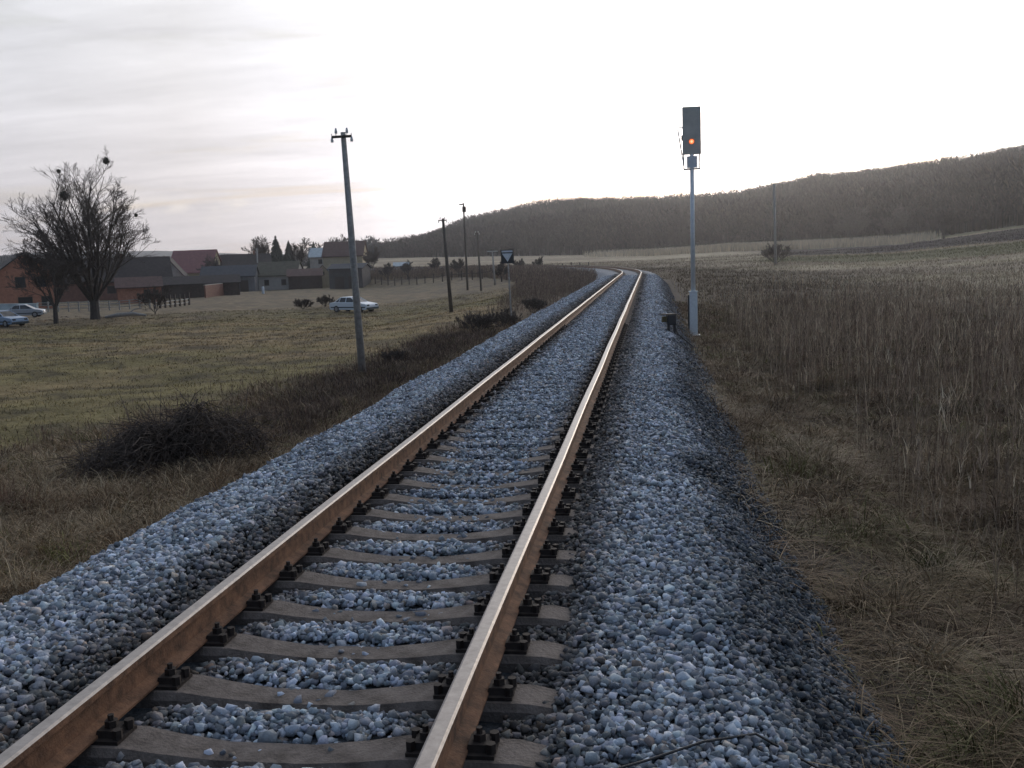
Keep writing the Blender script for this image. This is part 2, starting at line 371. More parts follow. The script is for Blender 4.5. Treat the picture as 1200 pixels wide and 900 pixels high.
# one sleeper: high at the rail seats, waisted and low in the middle, chamfered
def sleeper_mesh():
    xs = [-1.2, -1.15, -1.0, -.55, -.40, -.18, .18, .40, .55, 1.0, 1.15, 1.2]
    zt = [-.245, -.205, -.178, -.178, -.20, -.222, -.222, -.20, -.178, -.178, -.205, -.245]
    wt = [.07, .085, .095, .095, .085, .075, .075, .085, .095, .095, .085, .07]
    v = []; f = []
    for x, z, w in zip(xs, zt, wt):
        for y, zz in ((-w-.035, -.40), (-w-.02, z-.03), (-w, z), (w, z), (w+.02, z-.03), (w+.035, -.40)): v.append((x, y, zz))
    for i in range(len(xs)-1):
        for j in range(5): a = i*6+j; f.append([a, a+6, a+7, a+1])
    f.append([0, 1, 2, 3, 4, 5]); k = (len(xs)-1)*6; f.append([k+5, k+4, k+3, k+2, k+1, k])
    return v, f
def fastener_geo(g, x, far=False):
    g.box(x-.17, x+.17, -.075, .075, -.18, -.163)
    for s in (-1, 1):
        g.box(x+s*.105-.045, x+s*.105+.045, -.05, .05, -.163, -.135, .006)                 # clamp
        g.tube([(x+s*.105, 0, -.135), (x+s*.105, 0, -.085)], .013, 6)
        g.tube([(x+s*.105, 0, -.135), (x+s*.105, 0, -.108)], .026, 6)
        g.tube([(x+s*.155, -.045, -.163), (x+s*.155, -.045, -.125)], .02, 6)
        g.tube([(x+s*.155, .045, -.163), (x+s*.155, .045, -.125)], .02, 6)
SPC, SFIRST = .492, 2.49
sv_, sf_ = sleeper_mesh()
slm = None; faM = {}
first = None
for i in range(100):
    s = SFIRST+i*SPC; rzn = random.uniform(-.006, .006); x, y = trk(s, 0)
    if first is None:
        first = pym('sleeper', sv_, sf_, M['conc'], track); o = first
        for sg in (-1, 1):
            g = G(); fastener_geo(g, sg*.7535); faM[sg] = g.make('rail_fastener', M['iron'], o, bevel=0)
    else:
        o = first.copy(); C.objects.link(o); o.parent = track
        if i < 46:
            for sg in (-1, 1):
                c = faM[sg].copy(); C.objects.link(c); c.parent = o
    o.location = (x-XC, y, random.uniform(-.004, .002)); o.rotation_euler = (0, 0, rzn)
g = G()
s = SFIRST+100*SPC
while s < SMAX-2:
    n = len(g.v); a = max(0, (s-S0)/RR)
    for vx, vy, vz in sv_:
        x, y = trk(s, vx); g.v.append((x-XC-vy*math.sin(a)*1, y+vy*math.cos(a), vz))
    g.f += [[n+k for k in q_] for q_ in sf_]; s += SPC
tag(g.make('sleeper', M['conc'], track), kind='stuff')

# ballast stones: crushed rock, every one its own little faceted lump, all in one mesh
def ico(sub):
    bm = bmesh.new(); bmesh.ops.create_icosphere(bm, subdivisions=sub, radius=1)
    v = np.array([p.co[:] for p in bm.verts]); f = np.array([[q.index for q in p.verts] for p in bm.faces]); bm.free(); return v, f
def rock(sub):
    """crushed rock: the hull of a few random points, so it is all flat breaks and sharp edges"""
    bm = bmesh.new(); n = 13 if sub > 1 else 9
    p = rng.normal(size=(n, 3)); p /= np.linalg.norm(p, axis=1)[:, None]; p *= rng.uniform(.8, 1.12, (n, 1)); p *= rng.uniform(.62, 1.2, 3)
    for q in p: bm.verts.new(q)
    r = bmesh.ops.convex_hull(bm, input=bm.verts[:]); bmesh.ops.delete(bm, geom=[e for e in r['geom_interior'] if isinstance(e, bmesh.types.BMVert)], context='VERTS')
    bmesh.ops.triangulate(bm, faces=bm.faces[:]); bm.verts.index_update()
    v = np.array([q.co[:] for q in bm.verts]); f = np.array([[q.index for q in t.verts] for t in bm.faces]); bm.free(); return v, f
def rot_rand(n):
    q = rng.normal(size=(n, 4)); q /= np.linalg.norm(q, axis=1)[:, None]; w, x, y, z = q.T
    return np.stack([1-2*(y*y+z*z), 2*(x*y-z*w), 2*(x*z+y*w), 2*(x*y+z*w), 1-2*(x*x+z*z), 2*(y*z-x*w), 2*(x*z-y*w), 2*(y*z+x*w), 1-2*(x*x+y*y)], -1).reshape(n, 3, 3)
def stones(s0, s1, per, size, sub, urange=(-3.3, 3.2)):
    A = (s1-s0)*(urange[1]-urange[0]); n = int(A*per)
    s = rng.uniform(s0, s1, n); u = rng.uniform(*urange, n)
    # keep off the sleepers' tops and the rails
    ph = np.abs(((s-SFIRST+SPC/2) % SPC)-SPC/2); inside = np.abs(u) < 1.10
    cover = sst(5.5, 11, s)*.95*(np.abs(u) < .62)+sst(4.2, 7, s)*.92*(np.abs(u) > .93)
    bury = (u < -.98)                                          # left ends are buried
    keep = ~(inside & ~bury & (ph < .108+rng.uniform(-.012, .03, n)) & (rng.random(n) > cover+.05)) & ~((np.abs(np.abs(u)-.7535) < .13))
    keep &= ~((np.abs(np.abs(u)-.7535) < .2) & (ph < .13))
    keep &= ~((u > -2.15) | (rng.random(n) < .6)) | (u > -2.2) | (rng.random(n) < .5)
    thin = sst(2.2, 3.0, u); keep &= rng.random(n) > thin*.55
    # seen from the camera only the near side needs stones
    s, u, ph = s[keep], u[keep], ph[keep]; n = len(s)
    x = np.where(s < S0, XC+u, 0); y = s
    sz = size*rng.lognormal(0, .28, n)*.5
    sz = np.clip(sz, size*.22, size*.95)
    z = bedz(u, s)+rng.uniform(-.026, .012, n)+np.where(ph < .1, .015, 0)*(np.abs(u) < .62)
    z = np.where((np.abs(u) < .72), np.maximum(z, bedz(u, s)-.01)-.03+.028*(ph > .15), z)
    z = np.where((u < -.98) & (u > -1.3), z+.05, z)
    base = (.16+.50*rng.random(n)**1.6)*np.where(rng.random(n) < .05, 1.25, 1)
    col = np.stack([base*rng.uniform(.86, .98, n), base*1.0, base*rng.uniform(1.05, 1.2, n)], -1)*dust(u, s)[:, None]
    st = np.clip(.8*np.exp(-((np.abs(u)-.95)/.25)**2)+.5*np.exp(-((np.abs(u)-.56)/.1)**2), 0, 1)[:, None]; col = col*(1-st)+col*np.array([1.15, .92, .74])*st
    br = rng.random(n) < .05; col[br] *= np.array([1.05, .85, .7])
    vs_, fs_, cs_, off = [], [], [], 0
    kinds = 40; kid = rng.integers(0, kinds, n)
    for k in range(kinds):
        m = kid == k
        if not m.any(): continue
        v, f = rock(sub); R = rot_rand(m.sum()); c = sz[m]
        vv = np.einsum('nij,vj->nvi', R, v)*c[:, None, None]; vv[:, :, 2] *= .85
        vv += np.stack([x[m], y[m], z[m]], -1)[:, None, :]
        nv = len(v); nn = m.sum()
        vs_.append(vv.reshape(-1, 3)); fs_.append((f[None]+(np.arange(nn)*nv)[:, None, None]).reshape(-1, 3)+off); cs_.append(np.repeat(col[m], nv, 0)); off += nn*nv
    return np.concatenate(vs_), np.concatenate(fs_), np.concatenate(cs_)
VS, FS, CS, off = [], [], [], 0
for a in ((2.2, 7.5, 2500, .045, 2), (7.5, 16, 1750, .047, 1), (16, 34, 800, .058, 1), (34, 76, 260, .075, 1)):
    v, f, c = stones(*a); VS.append(v); FS.append(f+off); CS.append(c); off += len(v)
tag(pym('ballast_stones', np.concatenate(VS), np.concatenate(FS), M['stone'], col=np.concatenate(CS)), 'crushed pale grey stones heaped along and between the rails', 'gravel', kind='stuff')
print('stones', off)

# ---------------------------------------------------------------- grass and weeds
def blades(name, x, y, z, h, w, lean, ldir, col, seg=3, curve=1.0, droop=0., label=None, cat='grass', m=None):
    n = len(x); k = seg+1
    t = np.linspace(0, 1, k)[None, :]
    out_ = lean[:, None]*h[:, None]*t**(1+curve); up = h[:, None]*(t-droop*t**2.5)*np.cos(np.minimum(lean, 1.3))[:, None]
    cx = x[:, None]+np.cos(ldir)[:, None]*out_; cy = y[:, None]+np.sin(ldir)[:, None]*out_; cz = z[:, None]+up-.03
    wd = w[:, None]*(1-t*.9)*.5; fa = rng.uniform(0, math.pi, n)[:, None]
    dx, dy = np.cos(fa)*wd, np.sin(fa)*wd
    v = np.stack([np.stack([cx-dx, cy-dy, cz], -1), np.stack([cx+dx, cy+dy, cz], -1)], 2).reshape(n, k*2, 3)
    b = np.arange(n)[:, None]*(k*2)
    q = np.concatenate([b+np.array([2*i, 2*i+1, 2*i+3, 2*i+2]) for i in range(seg)], 0)
    o = pym(name, v.reshape(-1, 3), q, m or M['blade'], col=np.repeat(col, k*2, 0))
    return tag(o, label, cat, kind='stuff')
def pal(n, cols, wts, jit=.25):
    c = np.array(cols)[rng.choice(len(cols), n, p=np.array(wts)/sum(wts))]; return c*rng.uniform(1-jit, 1+jit, (n, 1))
STRAW = [(.30, .21, .125), (.20, .13, .08), (.40, .31, .20), (.10, .065, .042), (.17, .155, .055)]
def vw(s): return np.interp(s, [0, 12, 25, 45, 90], [12.5, 9.5, 6.3, 6.0, 9.0])      # width of the rough verge on the left
def region(n, smin, smax, umin, umax, k, scale, thr, pw=1.0):
    """points beside the line, denser close by, clumped by noise"""
    s = smin+(smax-smin)*rng.random(n)**pw; u = rng.uniform(umin, umax, n); P_ = np.array([trk(a, b_) for a, b_ in zip(s, u)]); x, y = P_[:, 0], P_[:, 1]
    c = fbm(x*scale, y*scale, k); m = rng.random(n) < sst(thr-.14, thr+.14, c)*np.where(u > 0, sst(2.6, 8, u+2.5*(vn(s*.45, u*0+7)-.5)+np.clip((s-9)*.25, -1, 4.2)), 1)
    return x[m], y[m], u[m]
def vis(x, y, lo=-50, hi=1260):
    b = np.degrees(np.arctan2(x, y)); return (b > bearing(lo)-1) & (b < bearing(hi)+1)
# matted tussocks on the right bank
def tussocks(name, nt_, per, smin, smax, umin, umax, hh, label, cols, wts, pw=1.6, spread=.16, lean=(.6, 2.0), droop=.75, w=.006):
    s = smin+(smax-smin)*rng.random(nt_)**pw; u = rng.uniform(umin, umax, nt_)+rng.normal(0, .15, nt_); cx, cy = XC+u, s
    ok = (u > 0) | (umin < -40) | (-u < vw(s)+rng.normal(0, .5, nt_)); s, u, cx, cy = s[ok], u[ok], cx[ok], cy[ok]; nt_ = len(s); th = rng.uniform(.6, 1.4, nt_)*hh; td = rng.uniform(-.6, .6, nt_)+rng.choice([0, 3.14, -1.5], nt_)
    i = np.repeat(np.arange(nt_), per); n = len(i); a = rng.uniform(0, 2*math.pi, n); r = np.abs(rng.normal(0, spread, n))*(1+.5*th[i])
    x, y = cx[i]+np.cos(a)*r, cy[i]+np.sin(a)*r; k = vis(x, y); i, x, y, a = i[k], x[k], y[k], a[k]; n = len(x)
    tc_ = pal(nt_, cols, wts, .2)
    blades(name, x, y, np.maximum(ht(x, y), np.where(np.abs(x-XC) < 3.2, bedz(x-XC, y)-.02, -9)), th[i]*rng.uniform(.6, 1.2, n), w*rng.uniform(.6, 1.5, n)*(1+y*.05), rng.uniform(*lean, n), np.where(rng.random(n) < .6, a, td[i]+rng.normal(0, .5, n)), tc_[i]*rng.uniform(.6, 1.35, (n, 1)), seg=4, curve=.8, droop=droop, label=label)
tussocks('matted_grass', 6500, 46, 2.8, 34, 2.45, 10.5, .34, 'matted brown and straw tussocks on the bank right of the ballast', [tuple(q*.72 for q in c_) for c_ in STRAW], [3, 4, 2, 2, 1.2], w=.007)
tussocks('arching_tussocks', 230, 150, 3.2, 13, 3.1, 9.5, .62, 'big arching tussocks in the near right corner beside the ballast', [(.24, .17, .10), (.15, .10, .065), (.30, .23, .15), (.11, .10, .04)], [3, 3, 1.4, .8], pw=1, w=.0055, lean=(.3, 1.5), droop=.72, spread=.15)
tussocks('rough_grass', 4200, 40, 9, 48, 2.7, 13, .36, 'coarse straw and brown tussocks between the ballast and the tall weeds', [tuple(q*.85 for q in c_) for c_ in STRAW], [3, 4, 2, 2, 1], w=.009, pw=1.1, lean=(.2, 1.5), droop=.5)
tussocks('pasture_clods', 2600, 14, 15, 95, -75, -7.5, .14, 'dark tufts and clods dotted over the pasture', [(.06, .045, .03), (.09, .07, .04)], [1, 1], w=.008, pw=1.1, lean=(.3, 1.3), droop=.3, spread=.14)
tussocks('verge_grass', 8500, 34, 4.2, 42, -13, -3.3, .36, 'tangled dry grass on the verge left of the ballast', STRAW, [3, 4, 2.4, 2, 1.4], w=.0075, lean=(.25, 1.25), droop=.45, spread=.13)
tussocks('pale_tussocks', 420, 90, 6.5, 14.5, -8.2, -4.0, .5, 'pale wiry tussocks in front of the bramble mound', STRAW, [2, 1, 4, .3, .3], pw=1, w=.006, lean=(.2, 1.3), droop=.55, spread=.12)
tussocks('rust_tussocks', 500, 60, 4.5, 11, -10.5, -6.2, .6, 'reddish brown upright tussocks at the left edge', [(.22, .13, .09), (.14, .085, .06), (.3, .22, .15)], [2, 1, 1], pw=1, w=.006, lean=(.1, .8), droop=.3, spread=.12)
tussocks('ditch_brush', 620, 60, 12.5, 36, -6.3, -4.3, .42, 'dark twiggy brush along the foot of the left bank', [(.09, .065, .05), (.17, .12, .09), (.06, .042, .035)], [2, 1.4, 2], pw=1, w=.006, lean=(.2, 1.3), droop=.3, spread=.25)
# tall dead weeds standing on the right
def weeds(name, n, box, hh, label, thr=.5, k=61, br=5, w=.011, cols=None, wts=None, pw=1.0, head=True):
    x, y, u = region(n, *box, k, .35, thr, pw); m = vis(x, y)&((x-XC > 0)|(y > 80)|(-(x-XC) < vw(y)+.8))&(rng.random(len(x)) < 1-sst(.45, 1, (y-box[0])/(box[1]-box[0])))&(rng.random(len(x)) < .4+.6*sst(0, .08, (y-box[0])/(box[1]-box[0]))); x, y = x[m], y[m]; n = len(x)
    z = ht(x, y); h = hh*rng.uniform(.55, 1.15, n)*(.35+.65*sst(0, .22, (y-box[0])/(box[1]-box[0]))); ld = rng.uniform(0, 6.28, n); ln = np.abs(rng.normal(0, .16, n))
    col = pal(n, cols or [(.32, .235, .17), (.45, .345, .24), (.18, .125, .09), (.58, .47, .33)], wts or [3, 3, 3, 1])
    X, Y_, Z_, H_, LN, LD, CO, WW = [x], [y], [z], [h], [ln], [ld], [col], [np.full(n, w)*(1+y*.035)]
    for j in range(br):
        t = rng.uniform(.5, .97, n); a = rng.uniform(0, 6.28, n)
        X.append(x+np.cos(ld)*ln*h*t*t); Y_.append(y+np.sin(ld)*ln*h*t*t); Z_.append(z+h*t*np.cos(ln)); H_.append(h*rng.uniform(.08, .24, n)); LN.append(rng.uniform(.1, .65, n)); LD.append(a)
        CO.append(col*rng.uniform(.75, 1.45, (n, 1))); WW.append(np.full(n, w*1.3)*(1+y*.035))
    cc = np.concatenate; X = cc(X)
    blades(name, X, cc(Y_), cc(Z_), cc(H_), cc(WW), cc(LN), cc(LD), cc(CO), seg=2, curve=.6, label=label, cat='weeds')
weeds('tall_weeds', 30000, (5.0, 46, 4.0, 24), 1.3, 'dense stand of tall dead goldenrod stalks right of the line', .46, 61, 5, .006)
weeds('low_weeds', 15000, (6, 95, 3.0, 40), .55, 'shorter dead weeds spread over the rough field on the right', .5, 66, 4, .0075, pw=1.2)
weeds('verge_weeds', 11000, (6, 75, -10.5, -3.3), .42, 'brown dead weeds along the verge left of the line', .5, 71, 4, .0065, cols=[(.20, .13, .10), (.26, .19, .14), (.11, .075, .06)], wts=[3, 2, 3], pw=1.1)
weeds('curve_weeds', 30000, (50, 250, -10, -2.9), 1.4, 'brown scrub on the inside of the bend', .42, 75, 3, .010, cols=[(.17, .12, .095), (.24, .18, .13)], wts=[1, 1], pw=.9)
# short pasture grass
n = 150000; d = 9+95*rng.random(n)**1.35; b = np.radians(rng.uniform(bearing(-20)-2, bearing(720), n)); x, y = d*np.sin(b), d*np.cos(b); u = lat(x, y)
k = (-u > vw(y)-.6) & (u > -150); x, y, d = x[k], y[k], d[k]; n = len(x); cz_ = zone_col(x, y)
blades('pasture_grass', x, y, ht(x, y), rng.uniform(.04, .13, n)*(1+d*.004), .010*(1+d*.05)*rng.uniform(.6, 1.3, n), rng.uniform(.3, 1.3, n), rng.uniform(0, 6.28, n), cz_*rng.uniform(.75, 1.75, (n, 1))*np.array([1.15, 1.1, 1.05]), seg=2, label='short yellow green pasture grass of the field on the left')
# rough grass of the wide field to the right
n = 130000; d = 7+205*rng.random(n)**1.5; b = np.radians(rng.uniform(bearing(610), bearing(1240), n)); x, y = d*np.sin(b), d*np.cos(b); u = lat(x, y)
k = (u > 3.0+rng.exponential(1.6, n)) & (rng.random(n) < sst(8, 34, d)**1.5); x, y, d = x[k], y[k], d[k]; n = len(x); cz_ = zone_col(x, y); cl_ = fbm(x*.12, y*.12, 91)
blades('field_grass', x, y, ht(x, y), rng.uniform(.12, .42, n)*(.4+1.2*cl_), .012*(1+d*.045)*rng.uniform(.6, 1.3, n), rng.uniform(.2, 1.2, n), rng.uniform(0, 6.28, n), cz_*rng.uniform(.7, 1.8, (n, 1)), seg=2, label='pale dead grass of the open field on the right')
# pale reeds before the wood
n = 26000; d_ = rng.uniform(.74, .97, n); b = rng.triangular(-4, 5, 15.5, n); r = d_*np.interp(b, KB, KD); x, y = r*np.sin(np.radians(b)), r*np.cos(np.radians(b))
blades('reed_band', x, y, ht(x, y), rng.uniform(1.0, 2.2, n), np.full(n, .22), rng.uniform(0, .3, n), rng.uniform(0, 6.28, n), pal(n, [(.62, .52, .38), (.48, .40, .29)], [1, 1]), seg=1, label='pale strip of dry maize and reeds before the wooded hill', cat='reeds')

# ---------------------------------------------------------------- woods on the hills
def forest(name, n, blo, bhi, f0, f1, hh, tw, label, per=44, colA=(.072, .055, .045), colB=(.024, .020, .018)):
    b = rng.uniform(blo, bhi, n); t = rng.random(n)**.85; fd = np.interp(b, KB, KD); rr = np.interp(b, KB, KR)
    r = fd+(rr-fd)*(f0+(f1-f0)*t); x, y = r*np.sin(np.radians(b)), r*np.cos(np.radians(b)); z = ht(x, y)
    h = hh*rng.uniform(.8, 1.15, n)*np.interp(b, [bearing(430), bearing(640)], [.55, 1])*(.88+.3*fbm(x*.03, y*.03, 13))
    tc_ = np.array(colA)+(np.array(colB)-np.array(colA))*rng.random((n, 1)); tc_ *= (.35+1.3*fbm(x*.022, y*.022, 17))[:, None]
    i = np.repeat(np.arange(n), per); m = len(i)
    # fan of twig slivers filling an egg-shaped crown
    a = rng.uniform(0, 6.28, m); ph = rng.uniform(0, 1, m); zz = .22+.78*ph; rw = .42*np.sqrt(np.clip(1-((zz-.60)/.42)**2, .03, 1))
    q = np.sqrt(rng.random(m))*rw*h[i]; cx = x[i]+np.cos(a)*q; cy = y[i]+np.sin(a)*q; cz = z[i]+zz*h[i]
    ln = h[i]*rng.uniform(.07, .17, m); ou = rng.uniform(.2, 1.1, m)
    e = np.stack([cx+np.cos(a)*ln*ou, cy+np.sin(a)*ln*ou, cz+ln*.55], -1)
    fa = rng.uniform(0, 3.14, m); wd = tw*rng.uniform(.6, 1.5, m)*.5; dx, dy = np.cos(fa)*wd, np.sin(fa)*wd
    v = np.stack([np.stack([cx-dx, cy-dy, cz-ln*.3], -1), np.stack([cx+dx, cy+dy, cz-ln*.3], -1), e], 1).reshape(-1, 3)
    f = np.arange(m*3).reshape(-1, 3)
    col = np.repeat(tc_[i]*rng.uniform(.7, 1.4, (m, 1)), 3, 0)
    # trunks
    w = tw*.8; o3 = len(v)
    tv = np.stack([np.stack([x-w/2, y, z-.5], -1), np.stack([x+w/2, y, z-.5], -1), np.stack([x, y, z+h*.7], -1)], 1).reshape(-1, 3)
    tag(pym(name, np.concatenate([v, tv]), np.concatenate([f, np.arange(n*3).reshape(-1, 3)+o3]), M['forest'], col=np.concatenate([col, np.repeat(tc_*1.1, 3, 0)])), label, 'woods', kind='stuff')
forest('bare_wood', 10500, bearing(425), bearing(1300), 0.0, 1.12, 14.5, .45, 'dense leafless wood covering the long hill', per=58)
forest('distant_wood', 2600, bearing(-60), bearing(440), -.1, 1.1, 19, 1.1, 'dark wooded ridge behind the village', per=30, colA=(.05, .05, .048), colB=(.035, .038, .04))

# ---------------------------------------------------------------- trees
def tree(name, base, height, spread, label, stems=5, seedv=1, trunk_r=.3, fork=.16, lv=5, up=.35, group=None, twigr=.012, cat='tree', split=(2, 4), dens=1.0):
    R = random.Random(seedv); tr = empty(name, base, 0, label, cat, group)
    gt, gc_ = G(), G(); tips = []
    KN = [8, 6, 5, 4, 2]
    def br(p, d, ln, r, lev):
        n = 5 if lev < 1 else (4 if lev < 2 else 2); pts = [p.copy()]; rad = [r]; dd = d.copy(); q = p.copy()
        for i in range(n):
            dd = (dd+Vector((R.gauss(0, 1), R.gauss(0, 1), R.gauss(0, .7)))*.09+Vector((0, 0, up*.22))).normalized()
            q = q+dd*ln/n; pts.append(q.copy()); rad.append(max(r*(1-.62*(i+1)/n), twigr*.8))
        (gt if lev == 0 else gc_).tube(pts, rad, 6 if lev < 1 else (4 if lev < 2 else 3), cap=False)
        if lev >= 1: tips.append(q)
        if lev >= lv: return
        kn = KN[lev]
        for k in range(kn):
            t = min(.999, .22+.78*(k+R.random())/kn); j = int(t*n); pp = pts[j].lerp(pts[j+1], t*n-j)
            side = Vector((R.gauss(0, 1), R.gauss(0, 1), R.gauss(0, .6))); side = (side-dd*side.dot(dd)).normalized()
            nd = (dd+side*R.uniform(.4, .95)).normalized()
            br(pp, nd, ln*(.66-.34*t)*R.uniform(.7, 1.25), max(rad[j]*R.uniform(.4, .6), twigr), lev+1)
    fk = height*fork
    gt.tube([(0, 0, -.4), (0, 0, fk*.4), (.03, 0, fk)], [trunk_r*1.25, trunk_r, trunk_r*.92], 9)
    for i in range(stems):
        a = 2.4*i+R.uniform(-.3, .3); th = (.08+.92*math.sqrt((i+.3)/stems))*math.atan(spread*1.25)
        ln = (height-fk)/math.sqrt(math.cos(th)**2+(math.sin(th)/max(spread*.62, .3))**2)*.84
        dr = Vector((math.cos(a)*math.sin(th), math.sin(a)*math.sin(th), math.cos(th)))
        br(Vector((math.cos(a)*trunk_r*.4, math.sin(a)*trunk_r*.4, fk*R.uniform(.75, 1))), dr, ln, trunk_r*.42*R.uniform(.7, 1), 0)
    top = float(np.percentile([v[2] for v in gc_.v], 99.93)); k = height/top; fk = 0
    for g in (gt, gc_): g.v = [(a*k, b*k, c*k) for a, b, c in g.v]
    gt.make('trunk', M['bark'], tr); gc_.make('crown', M['twig'], tr)
    return tr, [q*k for q in tips]
def place_tree(name, px, py, ytop, label, **k):
    p, d = at(px, py); h = (py-ytop)/F*d*1.0
    return tree(name, p, h, k.pop('spread', 1), label, **k)+(p, d)
big, tips, bp, bd = place_tree('bare_tree', 112, 374, 199, 'large leafless many stemmed tree with mistletoe balls, left in the pasture', stems=15, seedv=11, trunk_r=.42, fork=.12, lv=4, up=.3, spread=.78, twigr=.012)
def mistletoe(px, py, r):
    v = ray(px, py); k = math.hypot(bp.x, bp.y)/math.hypot(v.x, v.y); tgt = v*k+Vector((0, 0, H))-bp
    best = min(tips, key=lambda q: (q.x-tgt.x)**2+(q.z-tgt.z)**2+.2*(q.y-tgt.y)**2)
    R = random.Random(px); g = G()
    for i in range(420):
        d = Vector((R.gauss(0, 1), R.gauss(0, 1), R.gauss(0, 1))).normalized()*r*R.uniform(.35, 1.0); a = Vector((R.gauss(0, 1), R.gauss(0, 1), R.gauss(0, 1)))*r*.16; b2 = Vector((R.gauss(0, 1), R.gauss(0, 1), R.gauss(0, 1)))*r*.16
        n = len(g.v); g.v += [tuple(d), tuple(d+a), tuple(d+b2)]; g.f.append([n, n+1, n+2])
    g.tube([(0, 0, -r*.75), (0, 0, -r*.4), (0, 0, 0), (0, 0, r*.4), (0, 0, r*.75)], [r*.2, r*.6, r*.75, r*.6, r*.2], 9)
    g.make('mistletoe_ball', M['mist'], big, loc=best)
for a in ((73, 231, .50), (134, 196, .36), (68, 202, .22), (163, 252, .20)): mistletoe(*a)
place_tree('bare_tree', 66, 379, 282, 'smaller leafless tree leaning beside the big one near the blue car', stems=7, seedv=5, trunk_r=.2, fork=.2, lv=4, spread=.9, twigr=.016)
place_tree('bare_shrub', 182, 368, 336, 'leafless shrub beside the wooden paddock fence', stems=8, seedv=15, trunk_r=.06, fork=.06, lv=3, spread=1.3, cat='shrub', twigr=.015)
place_tree('bare_shrub', 355, 363, 350, 'dark twiggy bush left of the white car', stems=9, seedv=25, trunk_r=.06, fork=.05, lv=3, spread=2.2, cat='shrub', twigr=.02)
place_tree('bare_shrub', 381, 360, 346, 'brown twiggy bush just behind the boot of the white car', stems=9, seedv=26, trunk_r=.06, fork=.05, lv=3, spread=1.8, cat='shrub', twigr=.02)
orchard = [(455, 330, 308, 'pale slender bare tree beyond the nearest telegraph pole'), (478, 328, 305, 'thin bare orchard tree far behind the pasture, left of the second pole'), (538, 325, 303, 'small bare orchard tree between the second pole and the tall pole'),
           (588, 330, 306, 'small bare orchard tree left of the triangle sign'), (610, 322, 303, 'small bare tree just right of the triangle sign'), (632, 318, 300, 'bare tree at the foot of the hill near the bend'), (510, 322, 302, 'low bare orchard tree in front of the left end of the hill')]
for i, (px, py, yt, lb) in enumerate(orchard): place_tree('bare_tree', px, py, yt, lb, stems=5, seedv=40+i, trunk_r=.1, fork=.22, lv=3, group='orchard trees', twigr=.03)
for i, (px, py, yt, lb) in enumerate([(998, 287, 246, 'round bare tree standing before the wooded hill, nearer the shrub pole'), (1049, 284, 243, 'round bare tree before the wooded hill, right of its lookalike'), (1106, 280, 246, 'wide bare tree at the edge of the wood, rightmost in the row')]):
    place_tree('bare_tree', px, py, yt, lb, stems=7, seedv=60+i, trunk_r=.25, fork=.15, lv=3, group='bare trees at the edge of the wood', twigr=.06)
place_tree('bare_shrub', 909, 310, 285, 'dense leafless shrub round the foot of the right hand telegraph pole', stems=10, seedv=77, trunk_r=.08, fork=.05, lv=3, spread=1.7, cat='shrub', twigr=.02)
for i, (px, py, yt, lb) in enumerate([(560, 392, 364, 'dark thorny thicket beside the track below the triangle sign'), (590, 386, 360, 'thorny thicket at the foot of the triangle sign'), (625, 368, 348, 'low brown thicket beyond the triangle sign'), (462, 428, 411, 'low dark thicket just right of the nearest telegraph pole')]):
    place_tree('thorn_shrub', px, py, yt, lb, stems=12, seedv=80+i, trunk_r=.04, fork=.04, lv=3, spread=2.6, cat='shrub', twigr=.008, group='thickets along the verge')
# conifers behind the village
def conifer(px, base, yt, d, label, seedv):
    R = random.Random(seedv); p = spot(px, d); h = (base-yt)/F*d; e = empty('conifer', p, 0, label, 'tree', 'conifers behind the village')
    G().tube([(0, 0, -.5), (0, 0, h*.97)], [h*.02, .03], 6).make('trunk', M['bark'], e)
    g = G()
    for i in range(900):
        t = R.random()**.7; z = h*(.1+.9*(1-t)); rr_ = h*.23*t**.85*R.uniform(.45, 1.12); a = R.uniform(0, 6.28); sz = h*.055*(.4+t)
        c = Vector((math.cos(a)*rr_, math.sin(a)*rr_, z-rr_*.25)); n = len(g.v)
        o = Vector((math.cos(a), math.sin(a), -.45))*sz*1.5; s_ = Vector((-math.sin(a), math.cos(a), 0))*sz*.7
        g.v += [tuple(c-s_-o*.4), tuple(c+s_-o*.4), tuple(c+o), tuple(c-o*.2+Vector((0, 0, sz*.8)))]; g.f += [[n, n+1, n+2], [n, n+2, n+3], [n+1, n+2, n+3]]
    g.make('crown', M['conifer'], e)
conifer(324, 330, 286, 265, 'tallest dark conifer rising behind the village roofs', 3)
conifer(339, 330, 293, 268, 'dark conifer just right of the tallest one', 4)
conifer(368, 330, 297, 275, 'narrow dark conifer above the pale blue roof', 5)

